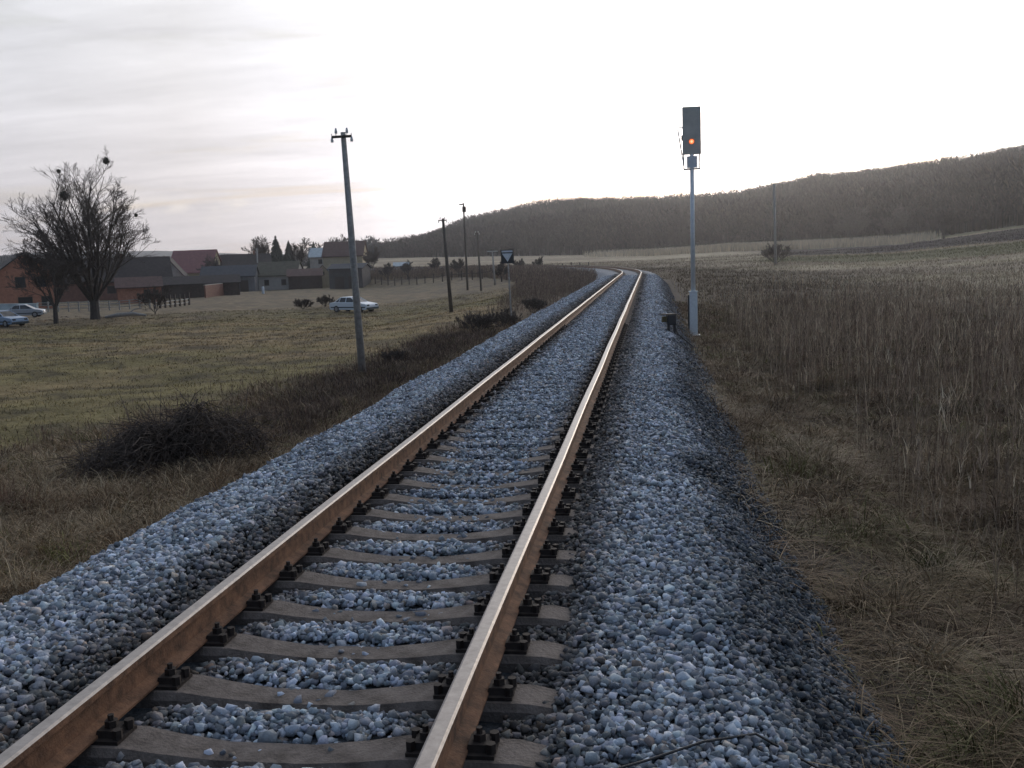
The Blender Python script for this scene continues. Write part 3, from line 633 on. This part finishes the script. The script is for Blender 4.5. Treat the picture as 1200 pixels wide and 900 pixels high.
# bramble mound
mp_, md_ = at(150, 560)
def mound():
    g = G(); R = random.Random(9); cx, cy = mp_.x+.1, mp_.y+.7
    for i in range(5200):
        a = R.uniform(0, 6.28); r = math.sqrt(R.random()); lump = .8+.35*math.sin(a*3+1)
        x = cx+math.cos(a)*r*1.42*lump+.15*math.cos(a)*R.random(); y = cy+math.sin(a)*r*1.0*lump
        hmax = 1.12*(.52+.24*math.sin((x-cx)*2.0-.2)+.12*math.sin(x*7+y*5))*math.sqrt(max(0, 1-r*r))*(1-.35*((x-cx)/1.8 < -.3))+.05
        z = hz1(x, y)+hmax*R.uniform(.5, 1.0) if i % 3 else hz1(x, y)+hmax
        d = Vector((R.gauss(0, 1), R.gauss(0, 1), R.gauss(-.1, .6))).normalized(); l_ = R.uniform(.12, .38) if i % 9 else R.uniform(.4, .75)
        p = Vector((x, y, z)); q = p+d*l_*.5+Vector((0, 0, .03)); e_ = p+d*l_-Vector((0, 0, .05))
        g.tube([p, q, e_], [.006, .005, .003] if i % 5 else [.008, .007, .004], 3, cap=False)
        if i % 2 == 0:
            n = len(g.v); w_ = Vector((R.gauss(0, 1), R.gauss(0, 1), R.gauss(0, 1)))*.02; w2 = Vector((R.gauss(0, 1), R.gauss(0, 1), R.gauss(0, 1)))*.025
            g.v += [tuple(q), tuple(q+w_), tuple(q+w2)]; g.f.append([n, n+1, n+2])
    me = mat('bramble', (.05, .034, .026), .9, var=.5, scale=9, col2=(.13, .095, .075))
    tag(g.make('bramble_mound', me), 'dark brown dead bramble mound on the left verge', 'bramble')
mound()

# ---------------------------------------------------------------- poles
def pole(px, py, pxt, pyt, r, label, arms=True, m='wood', group='telegraph poles beside the line', name='telegraph_pole', kind=1):
    p, d = at(px, py); r1 = ray(pxt, pyt); k = math.hypot(p.x, p.y)/math.hypot(r1.x, r1.y); top = r1*k+Vector((0, 0, H)); tl = top-p
    e = empty(name, p, 0, label, 'pole', group)
    G().tube([-tl*.05, tl*.5, tl], [r*1.15, r, r*.72], 10).make('post', M[m], e, smooth=True)
    hgt = tl.length
    if kind == 1:
        g = G()
        for zz, w in ((tl.z-.12, .25),):
            g.box(tl.x-w, tl.x+w, tl.y-.16, tl.y-.11, zz-.03, zz+.03)
            break
        g.make('crossarm', M['dwood'], e)
        for q in (-.25, -.14, .14, .25):
            i = G(); zz = tl.z-.09
            i.tube([(tl.x+q, tl.y-.135, zz-(.16 if abs(q) > .2 else 0)), (tl.x+q, tl.y-.135, zz+.05)], .012, 5)
            dz_ = -.16 if abs(q) > .2 else .05
            i.tube([(tl.x+q, tl.y-.135, zz+dz_), (tl.x+q, tl.y-.135, zz+dz_+.05), (tl.x+q, tl.y-.135, zz+dz_+.13)], [.034, .038, .02], 8)
            i.make('insulator', M['porc'], e)
    elif kind == 2:
        G().box(tl.x-.5, tl.x-.02, tl.y-.05, tl.y+.05, tl.z-.2, tl.z-.08).make('lamp_arm', M['dwood'], e)
        G().box(tl.x-.12, tl.x+.25, tl.y-.15, tl.y+.1, tl.z-1.0, tl.z-.4).make('switch_box', M['iron'], e)
    elif kind == 3:
        G().box(tl.x-.6, tl.x+.6, tl.y-.05, tl.y+.05, tl.z-.1, tl.z).make('crossarm', M['grey'], e)
    return e
pole(425, 440, 402, 155, .088, 'nearest wooden telegraph pole with four white insulators, leaning left')
pole(529, 366, 519, 256, .105, 'second wooden telegraph pole, beyond the white car', m='polewood')
pole(548, 340, 543, 238, .11, 'tall thin wooden pole with a bracket, behind the second pole', kind=2, m='polewood')
pole(564, 341, 559, 272, .10, 'fourth telegraph pole, shorter and dark before the wooded hill', m='polewood')
pole(580, 334, 577, 294, .11, 'short far pole with a pale crossarm left of the triangle sign', kind=3)
pole(909, 311, 907, 215, .16, 'lone dark pole rising from the shrub on the right', kind=0)
pole(303, 337, 301, 291, .18, 'grey utility pole standing among the village roofs', kind=0, m='wood')
# signal
sp_, sd_ = at(813, 395.5)
sg_ = empty('railway_signal', sp_, 0, 'grey pole light signal showing one orange lamp, right of the track', 'railway signal')
tx = ray(811.5, 160); kk = math.hypot(sp_.x, sp_.y)/math.hypot(tx.x, tx.y)
def sz(py, px=812): v = ray(px, py); return v.z*math.hypot(sp_.x, sp_.y)/math.hypot(v.x, v.y)+H-sp_.z
z_top, z_bot, z_pl0, z_pl1, z_cab = sz(125), sz(181), sz(197), sz(183), sz(342)
G().box(-.24, .24, -.24, .24, -.3, .06).make('foundation', M['rendd'], sg_, bevel=.01)
g = G(); g.box(-.115, .115, -.09, .09, .06, z_cab); g.box(-.135, .135, -.11, .11, z_cab, z_cab+.025); g.box(-.19, .19, -.16, .16, .062, .085); g.make('base_housing', M['galv'], sg_, bevel=.006)
G().box(-.165, -.118, -.05, .05, .25, z_cab-.08).make('cable_duct', M['black'], sg_, bevel=.004)
G().tube([(0, 0, z_cab), (0, 0, z_bot+.1)], [.068, .06], 14).make('post', M['galv'], sg_, smooth=True)
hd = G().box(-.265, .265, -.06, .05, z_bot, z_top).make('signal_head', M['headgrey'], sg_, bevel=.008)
G().box(-.19, .19, .05, .24, z_bot+.08, z_top-.1).make('lamp_housing', M['black'], sg_, bevel=.01)
zl = sz(166)
for zz, m_, r_ in ((zl, 'lamp', .07),):
    l_ = G().tube([(-.005, -.062, zz), (-.005, -.075, zz)], r_, 20).make('lamp', M[m_], sg_)
    if m_ == 'lamp': G().tube([(-.005, -.075, zz), (-.005, -.082, zz)], .035, 16).make('lamp_core', M['lampcore'], l_)
    v_ = G()
    for k in range(13):
        a = math.pi*(k/12); v_.v += [(-.005+math.cos(a)*.088, -.06, zz+math.sin(a)*.088), (-.005+math.cos(a)*.088, -.12, zz+math.sin(a)*.088), (-.005+math.cos(a)*.093, -.06, zz+math.sin(a)*.093), (-.005+math.cos(a)*.093, -.12, zz+math.sin(a)*.093)]
    for k in range(12):
        b_ = k*4; v_.f += [[b_, b_+1, b_+5, b_+4], [b_+2, b_+6, b_+7, b_+3], [b_+1, b_+3, b_+7, b_+5]]
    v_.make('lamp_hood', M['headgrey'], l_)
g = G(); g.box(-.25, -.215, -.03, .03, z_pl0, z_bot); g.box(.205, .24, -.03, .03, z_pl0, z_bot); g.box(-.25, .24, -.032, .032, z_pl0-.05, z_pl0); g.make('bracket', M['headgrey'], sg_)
pl_ = G().box(-.15, .15, -.1, -.085, z_pl0+.0, z_pl1).make('number_plate', M['white'], sg_, bevel=.003)
G().tube([(-.265, 0, sz(149)), (-.42, 0, sz(149)), (-.39, 0, sz(152)), (-.24, 0, sz(193))], .02, 6).make('stay_rod', M['galv'], sg_)
G().box(-.30, -.266, -.03, .05, sz(164), sz(158)).make('hinge', M['yel'], sg_)
# small cable box
_r = ray(786, 392); cp = _r*((H+.30)/-_r.z); cp.z = -.34
e = empty('cable_box', cp, .2, 'small dark box on two short legs beside the ballast by the signal', 'cable box')
G().box(-.09, .12, -.09, .09, .27, .51).make('housing', M['black'], e, bevel=.015); G().box(-.21, -.092, -.06, .06, .34, .47, .01).make('terminal_box', M['yel'], e, bevel=.01); G().box(-.22, .13, -.10, .10, .511, .53).make('lid', M['iron'], e, bevel=.005)
for s in (-.05, .085): G().box(s-.03, s+.03, -.03, .03, -.3, .27).make('leg', M['black'], e)
G().tube([(.1, 0, .27), (.16, .02, .05), (.35, .1, -.1), (.6, .2, -.3)], .014, 6).make('cable', M['cable'], e)
# triangle sign
p, d = at(600, 385); r1 = ray(594.5, 293); tl = r1*(math.hypot(p.x, p.y)/math.hypot(r1.x, r1.y))+Vector((0, 0, H))-p
e = empty('trackside_sign', p, 0, 'square black warning board with a white downward triangle on a leaning post', 'railway sign')
G().tube([-tl*.05, tl*.93], .03, 8).make('post', M['wood'], e)
dn = tl.normalized(); w = 15/F*d/2; cc_ = tl-Vector((0, 0, w))
def plate(poly, y0, y1): return G().prism([(cc_.x+a*w+b*w*dn.x, cc_.z+b*w) for a, b in poly], cc_.y+y0, cc_.y+y1)
bd_ = plate([(-1, -1.05), (1, -1.05), (1, 1.05), (-1, 1.05)], -.06, -.045).make('board', M['black'], e)
plate([(-.82, .48), (0, -.78), (.82, .48)], -.066, -.0615).make('triangle_panel', M['white'], bd_)
plate([(-.85, .66), (.85, .66), (.85, .92), (-.85, .92)], -.066, -.0615).make('reflector_bar', M['white'], bd_)
plate([(-.3, .22), (.3, .22), (0, -.24)], -.070, -.0665).make('inner_triangle', M['galv'], bd_)

# ---------------------------------------------------------------- cars
def car(px, py, rz, L_=4.3, label='', paint='carw', group=None, wd=1.66, trim='trimb'):
    p, d = at(px, py); e = empty('parked_car', p, rz, label, 'car', group); h2 = L_/2
    side = [(-h2, .36), (-h2, .62), (-h2+.03, .86), (-h2+.55, .92), (.95, .90), (h2-.12, .74), (h2, .60), (h2, .34), (h2-.1, .22), (-h2+.1, .22)]
    b = G(); n = len(side)
    for yy, ins in ((-wd/2+.05, .0), (-wd/2, .0), (wd/2, .0), (wd/2-.05, .0)):
        pass
    rows = [(-wd/2+.08, .96), (-wd/2, 1.0), (wd/2, 1.0), (wd/2-.08, .96)]
    b.prism(side, -wd/2, wd/2)
    bo = b.make('body', M[paint], e, bevel=.045, smooth=False)
    zr = 1.37; lo = (-h2+.52, 1.02); hi = (-h2+1.22, .18)
    def frus(z0, z1, x0, x1, X0, X1, y0, y1):
        g = G(); g.v = [(x0, -y0, z0), (x1, -y0, z0), (x1, y0, z0), (x0, y0, z0), (X0, -y1, z1), (X1, -y1, z1), (X1, y1, z1), (X0, y1, z1)]
        g.f = [[3, 2, 1, 0], [4, 5, 6, 7], [0, 1, 5, 4], [1, 2, 6, 5], [2, 3, 7, 6], [3, 0, 4, 7]]; return g
    frus(.88, zr-.05, lo[0], lo[1], hi[0]-.04, hi[1]+.04, wd/2-.09, wd/2-.27).make('window_glass', M['glass'], e)
    frus(zr-.06, zr, hi[0]-.03, hi[1]+.03, hi[0]+.06, hi[1]-.08, wd/2-.255, wd/2-.33).make('roof', M[paint], e)
    for s in (-1, 1):
        pg = G()
        for x0, X0 in ((lo[0]+.0, hi[0]-.04), (-.30, -.32), (lo[1]-.02, hi[1]+.02), (-1.12, -.98)):
            pg.tube([(x0, s*(wd/2-.083), .88), (X0, s*(wd/2-.262), zr-.04)], .034, 6)
        pg.make('roof_pillars', M[paint], e)
        G().box(-h2+.15, h2-.15, s*wd/2-.004 if s > 0 else -wd/2-.012, s*wd/2+.012 if s > 0 else -wd/2+.004, .40, .50).make('side_trim', M[trim], e)
        for x0 in (-h2+.82, h2-.82):
            wv = G().tube([(x0, s*(wd/2-.20), .30), (x0, s*(wd/2+.018), .30)], .30, 20).make('wheel', M['tyre'], e)
            G().tube([(x0, s*(wd/2+.018), .30), (x0, s*(wd/2+.03), .30)], .18, 14).make('rim', M['rim'], wv)
        G().box(h2-.06, h2+.012, s*.42, s*.72, .55, .68).make('headlight', M['glass'], e, bevel=.01); G().box(-h2-.012, -h2+.05, s*.40, s*.74, .60, .76).make('tail_light', M['brick'], e, bevel=.01)
    G().box(-h2-.06, -h2+.1, -wd/2+.03, wd/2-.03, .30, .46).make('bumper', M[trim], e, bevel=.02); G().box(h2-.1, h2+.06, -wd/2+.03, wd/2-.03, .28, .44).make('bumper', M[trim], e, bevel=.02)
    return e
car(415, 365.5, math.radians(-24), 4.35, 'white saloon car parked in the pasture behind the nearest telegraph pole')
car(5, 383, math.radians(-18), 4.2, 'pale blue car cut off by the left edge of the picture', 'carb')
car(30, 372, math.radians(20), 3.9, 'small silver car behind the pale blue one', 'cars')

# ---------------------------------------------------------------- village
def house(name, px, d, w, dep, eave, ridge, rz, wall, roof, label, cat='house', wins=(), axis='x', over=.35, doors=(), chim=None, gable=None, group='village buildings', pyb=None):
    """w across, dep deep; ridge along local x (axis x) or y; front faces local -y"""
    p = at(px, pyb)[0] if pyb else spot(px, d)
    e = empty(name, p, rz, label, cat, group)
    a, b = w/2, dep/2; g = G()
    if axis == 'x': g.prism([(-b, -1), (b, -1), (b, eave), (0, ridge), (-b, eave)], -a, a, 'x')
    else: g.prism([(-a, -1), (a, -1), (a, eave), (0, ridge), (-a, eave)], -b, b, 'y')
    wl = g.make('wall', M[wall], e)
    t = .12; r = G(); half = b if axis == 'x' else a; ln = a if axis == 'x' else b
    sl_ = (ridge-eave)/half; o = over
    poly = [(-half-o, eave-o*sl_+.03), (0, ridge+.03), (half+o, eave-o*sl_+.03), (half+o, eave-o*sl_+.03+t*1.3), (0, ridge+.03+t*1.5), (-half-o, eave-o*sl_+.03+t*1.3)]
    r.prism(poly, -ln-o*.8, ln+o*.8, 'x' if axis == 'x' else 'y')
    rf = r.make('roof', M[roof], e)
    if gable:
        G().prism([(x_*.985, z_) for x_, z_ in ([(-half, eave+.02), (half, eave+.02), (0, ridge-.02)])], -ln-.03, -ln-.004, 'x' if axis == 'x' else 'y').make('gable', M[gable], e)
    for cx, cz, ww, wh, face in wins:
        g = G(); f2 = G()
        if face == 'f': g.box(cx-ww/2, cx+ww/2, -b-.05, -b-.012, cz-wh/2, cz+wh/2); f2.box(cx-ww/2-.08, cx+ww/2+.08, -b-.03, -b-.008, cz-wh/2-.08, cz+wh/2+.08)
        else:
            s = 1 if face == 'r' else -1; x0, x1 = sorted((s*(a+.05), s*(a+.012))); g.box(x0, x1, cx-ww/2, cx+ww/2, cz-wh/2, cz+wh/2); x0, x1 = sorted((s*(a+.03), s*(a+.008))); f2.box(x0, x1, cx-ww/2-.08, cx+ww/2+.08, cz-wh/2-.08, cz+wh/2+.08)
        fr = f2.make('window', M['dwood'], e); g.make('pane', M['pane'], fr)
    for cx, ww, wh in doors:
        G().box(cx-ww/2, cx+ww/2, -b-.06, -b-.012, 0, wh).make('door', M['dwood'], e)
    if chim: G().box(chim-.25, chim+.25, -.25, .25, ridge-.6, ridge+.9).make('chimney', M['brickd'], rf)
    return e
R = math.radians
def yaw(px): return -math.radians(bearing(px))
house('brick_house', 22, 150, 6.6, 9, 4.9, 7.3, yaw(22)+R(6), 'brick', 'tiled', 'unfinished two storey red brick house at the left edge', axis='y', wins=[(-.6, 3.6, 1.1, 1.3, 'f'), (1.9, 3.6, 1.1, 1.3, 'f'), (-.2, 1.0, 1.6, 1.2, 'f'), (2.4, 1.0, 1.2, 1.2, 'f')])
house('long_house', 112, 180, 23, 9, 3.0, 6.6, yaw(120), 'brickd', 'tiled', 'long low house with a dark roof behind the big bare tree', wins=[(-6, 1.6, 1.2, 1.1, 'f'), (2, 1.6, 1.2, 1.1, 'f')], chim=4)
house('brick_outbuilding', 160, 150, 5.8, 5, 2.2, 3.4, yaw(160), 'brick', 'tilem', 'small orange brick outbuilding right of the big bare tree trunk', cat='outbuilding', doors=[(1.0, .9, 1.8)])
house('white_gabled_house', 198, 190, 4.8, 12, 3.7, 6.6, yaw(198)+R(-4), 'rend', 'tiled', 'house with a pale gable and one attic window', axis='y', wins=[(0, 4.6, .6, .8, 'f')], gable=None)
house('pink_roofed_house', 229, 225, 9.2, 8, 4.2, 8.6, yaw(229)+R(-22), 'rendy', 'tilep', 'house with a large faded pink red roof and yellowish gable', wins=[(0, 5.6, .9, 1.1, 'r')], axis='x')
house('barn', 226, 172, 14, 5, 2.3, 3.4, yaw(226), 'shadeboard', 'tiled', 'long low brown boarded barn before the pink roofed house', cat='barn', doors=[(-3, 1.6, 1.9)])
house('low_barn', 268, 200, 10, 7, 3.0, 4.9, yaw(268)+R(-8), 'rendg', 'slate', 'grey walled barn with a low slate dark roof', cat='barn', doors=[(3, 1.6, 2.2)])
house('big_barn', 287, 228, 10.5, 9, 4.0, 7.5, yaw(287)+R(6), 'rendd', 'tiled', 'tall dark barn with the highest roof of the village', cat='barn', wins=[(3.4, 3.6, .9, 1.1, 'f')], chim=2)
house('mossy_roofed_house', 327, 205, 8.0, 8, 2.9, 5.4, yaw(327)+R(-14), 'rend', 'tileg', 'low house with a mossy hipped looking roof under the tall conifer', wins=[(1.6, 1.5, .8, 1.0, 'f'), (-1.8, 1.5, .8, 1.0, 'f')])
house('shed', 356, 200, 6.5, 5, 2.6, 3.8, yaw(356), 'shadeboard', 'tilem', 'brown wooden shed right of the mossy roofed house', cat='shed', doors=[(0, 1.4, 1.9)])
house('brick_outbuilding', 377, 205, 3.2, 5, 2.5, 4.2, yaw(377), 'rendy', 'tilem', 'tiny gabled brick outbuilding below the pale blue roof', axis='y', cat='outbuilding', wins=[(0, 2.7, .5, .6, 'f')])
house('pale_roofed_house', 375, 250, 5.0, 6, 3.6, 5.6, yaw(375), 'rend', 'tin', 'small house with a pale blue metal roof behind the sheds', wins=[(0, 2.4, .8, 1, 'f')], axis='x')
house('farm_shed', 409, 190, 6.4, 6, 3.6, 4.4, yaw(409)+R(-16), 'rendd', 'slate', 'dark open fronted shed at the right end of the village', cat='shed', doors=[(-1.2, 1.8, 2.2), (1.4, 1.8, 2.2)])
house('brown_roofed_house', 405, 232, 9.0, 8, 3.8, 6.9, yaw(405)+R(-10), 'rendy', 'tilem', 'brown roofed house with a pale gable behind the dark shed', wins=[(0, 3.8, .8, 1, 'r')], chim=1)
house('small_white_hut', 470, 210, 3.0, 2.5, 1.1, 1.7, yaw(468), 'white', 'tin', 'tiny white hut far off beyond the nearest telegraph pole', cat='hut', doors=[(0, .8, 1.0)])
for i, (px, d_, hh_, lb) in enumerate([(247, 212, 7.5, 'bare tree between the pink roofed house and the slate roofed barn'), (304, 250, 9.5, 'bare tree rising behind the tall dark barn'), (350, 240, 8.5, 'bare tree behind the brown shed'), (392, 255, 9.0, 'bare tree left of the brown roofed house'), (436, 215, 5.5, 'bare tree just right of the last farm building'), (140, 205, 8.5, 'bare tree behind the roof of the long low house')]):
    tree('bare_tree', spot(px, d_), hh_, .8, lb, stems=7, seedv=120+i, trunk_r=.16, fork=.2, lv=3, group='bare trees among the houses', twigr=.04)
# walls and fences
def wall(px0, px1, d0, d1, hgt, m, label, name='garden_wall', cope='cope', cat='wall'):
    a, b = spot(px0, d0), spot(px1, d1); n = max(2, int((b-a).length/2)); e = empty(name, a, 0, label, cat)
    w, c = G(), G()
    ag = math.atan2(b.y-a.y, b.x-a.x); ln = (b-a).to_2d().length; w.box(0, ln, -.12, .12, -1.2, hgt); c.box(-.05, ln+.05, -.16, .16, hgt+.003, hgt+.08)
    e.rotation_euler.z = ag; w.make('wall_body', M[m], e); c.make('coping', M[cope], e)
wall(237, 271, 160, 176, 2.0, 'brickd', 'brown brick garden wall with pale coping before the slate roofed barn')
wall(-30, 38, 132, 124, 1.2, 'sheet', 'pale bluish sheet metal fence behind the parked cars', 'sheet_fence', 'sheet', 'fence')
def fence(pts, hgt, n_, rails, label, post='dwood', rail_='dwood', pw=.07, group=None):
    A = [at(*q)[0] for q in pts]; e = empty('wooden_fence', A[0], 0, label, 'fence', group); g = [G() for _ in rails]
    P_ = []
    for i in range(n_):
        t = i/(n_-1)*(len(A)-1); j = min(int(t), len(A)-2); q = A[j].lerp(A[j+1], t-j); q.z = hz1(q.x, q.y); q = q-A[0]; P_.append(q)
        G().box(q.x-pw, q.x+pw, q.y-pw, q.y+pw, q.z-.3, q.z+hgt*random.uniform(.94, 1.06)).make('post', M[post], e)
    for k, z in enumerate(rails):
        for i in range(n_-1): g[k].tube([P_[i]+Vector((0, -pw-.03, z)), P_[i+1]+Vector((0, -pw-.03, z))], .045, 5)
        g[k].make('rail', M[rail_], e)
fence([(182, 362), (222, 357)], 1.45, 8, (.35, .75), 'dark posts with pale rails of a small paddock right of the big tree', rail_='cope', pw=.1)
fence([(45, 366), (176, 361)], 1.2, 12, (.4, .8, 1.1), 'weathered rail fence running behind the big bare tree', 'wood', 'wood')
fence([(440, 333), (560, 328), (690, 318)], 1.3, 26, (.9,), 'thin far wire fence of posts across the pasture towards the bend')
e = empty('fallen_log', at(146, 373)[0], R(8), 'grey fallen tree trunk lying beside the big bare tree', 'log')
G().tube([(-1.8, 0, .15), (-.6, .1, .32), (.9, 0, .38), (2.0, .1, .2)], [.12, .2, .17, .1], 8).make('stem', M['wood'], e); G().tube([(.3, 0, .35), (.9, .2, .8), (1.6, .3, .9)], [.08, .06, .03], 6).make('branch', M['wood'], e)
e = empty('gas_bottle', spot(305.5, 175), 0, 'white upright gas bottle standing before the village barns', 'tank'); G().tube([(0, 0, 0), (0, 0, .1), (0, 0, 1.15), (0, 0, 1.3)], [.2, .24, .24, .12], 12).make('tank', M['white'], e); G().tube([(0, 0, 1.3), (0, 0, 1.42)], .07, 8).make('valve', M['iron'], e)
# loose cable in the ballast
def onbed(u, s): return (XC+u, s, float(bedz(np.array(u), np.array(s)))+.035)
tag(G().tube([onbed(u, s) for u, s in ((1.32, 3.28), (1.5, 3.38), (1.7, 3.50), (1.9, 3.62), (2.15, 3.68), (2.35, 3.8))], .005, 6).make('cable', M['cable']), 'thin black cable lying across the ballast at the bottom', 'cable')

# ---------------------------------------------------------------- haze
g = G().box(-3100, 3100, -3100, 3100, float(gz.min())-2, 130)
hm = bpy.data.materials.new('haze'); hm.use_nodes = True; t = hm.node_tree; t.nodes.clear()
o_ = t.nodes.new('ShaderNodeOutputMaterial'); v_ = t.nodes.new('ShaderNodeVolumePrincipled'); v_.inputs['Color'].default_value = (.86, .87, .92, 1); v_.inputs['Density'].default_value = .00027; v_.inputs['Anisotropy'].default_value = .78
t.links.new(v_.outputs[0], o_.inputs['Volume'])
tag(g.make('haze', hm), kind='stuff')
print('hill max', gz.max())

print('car', at(415, 365.5))
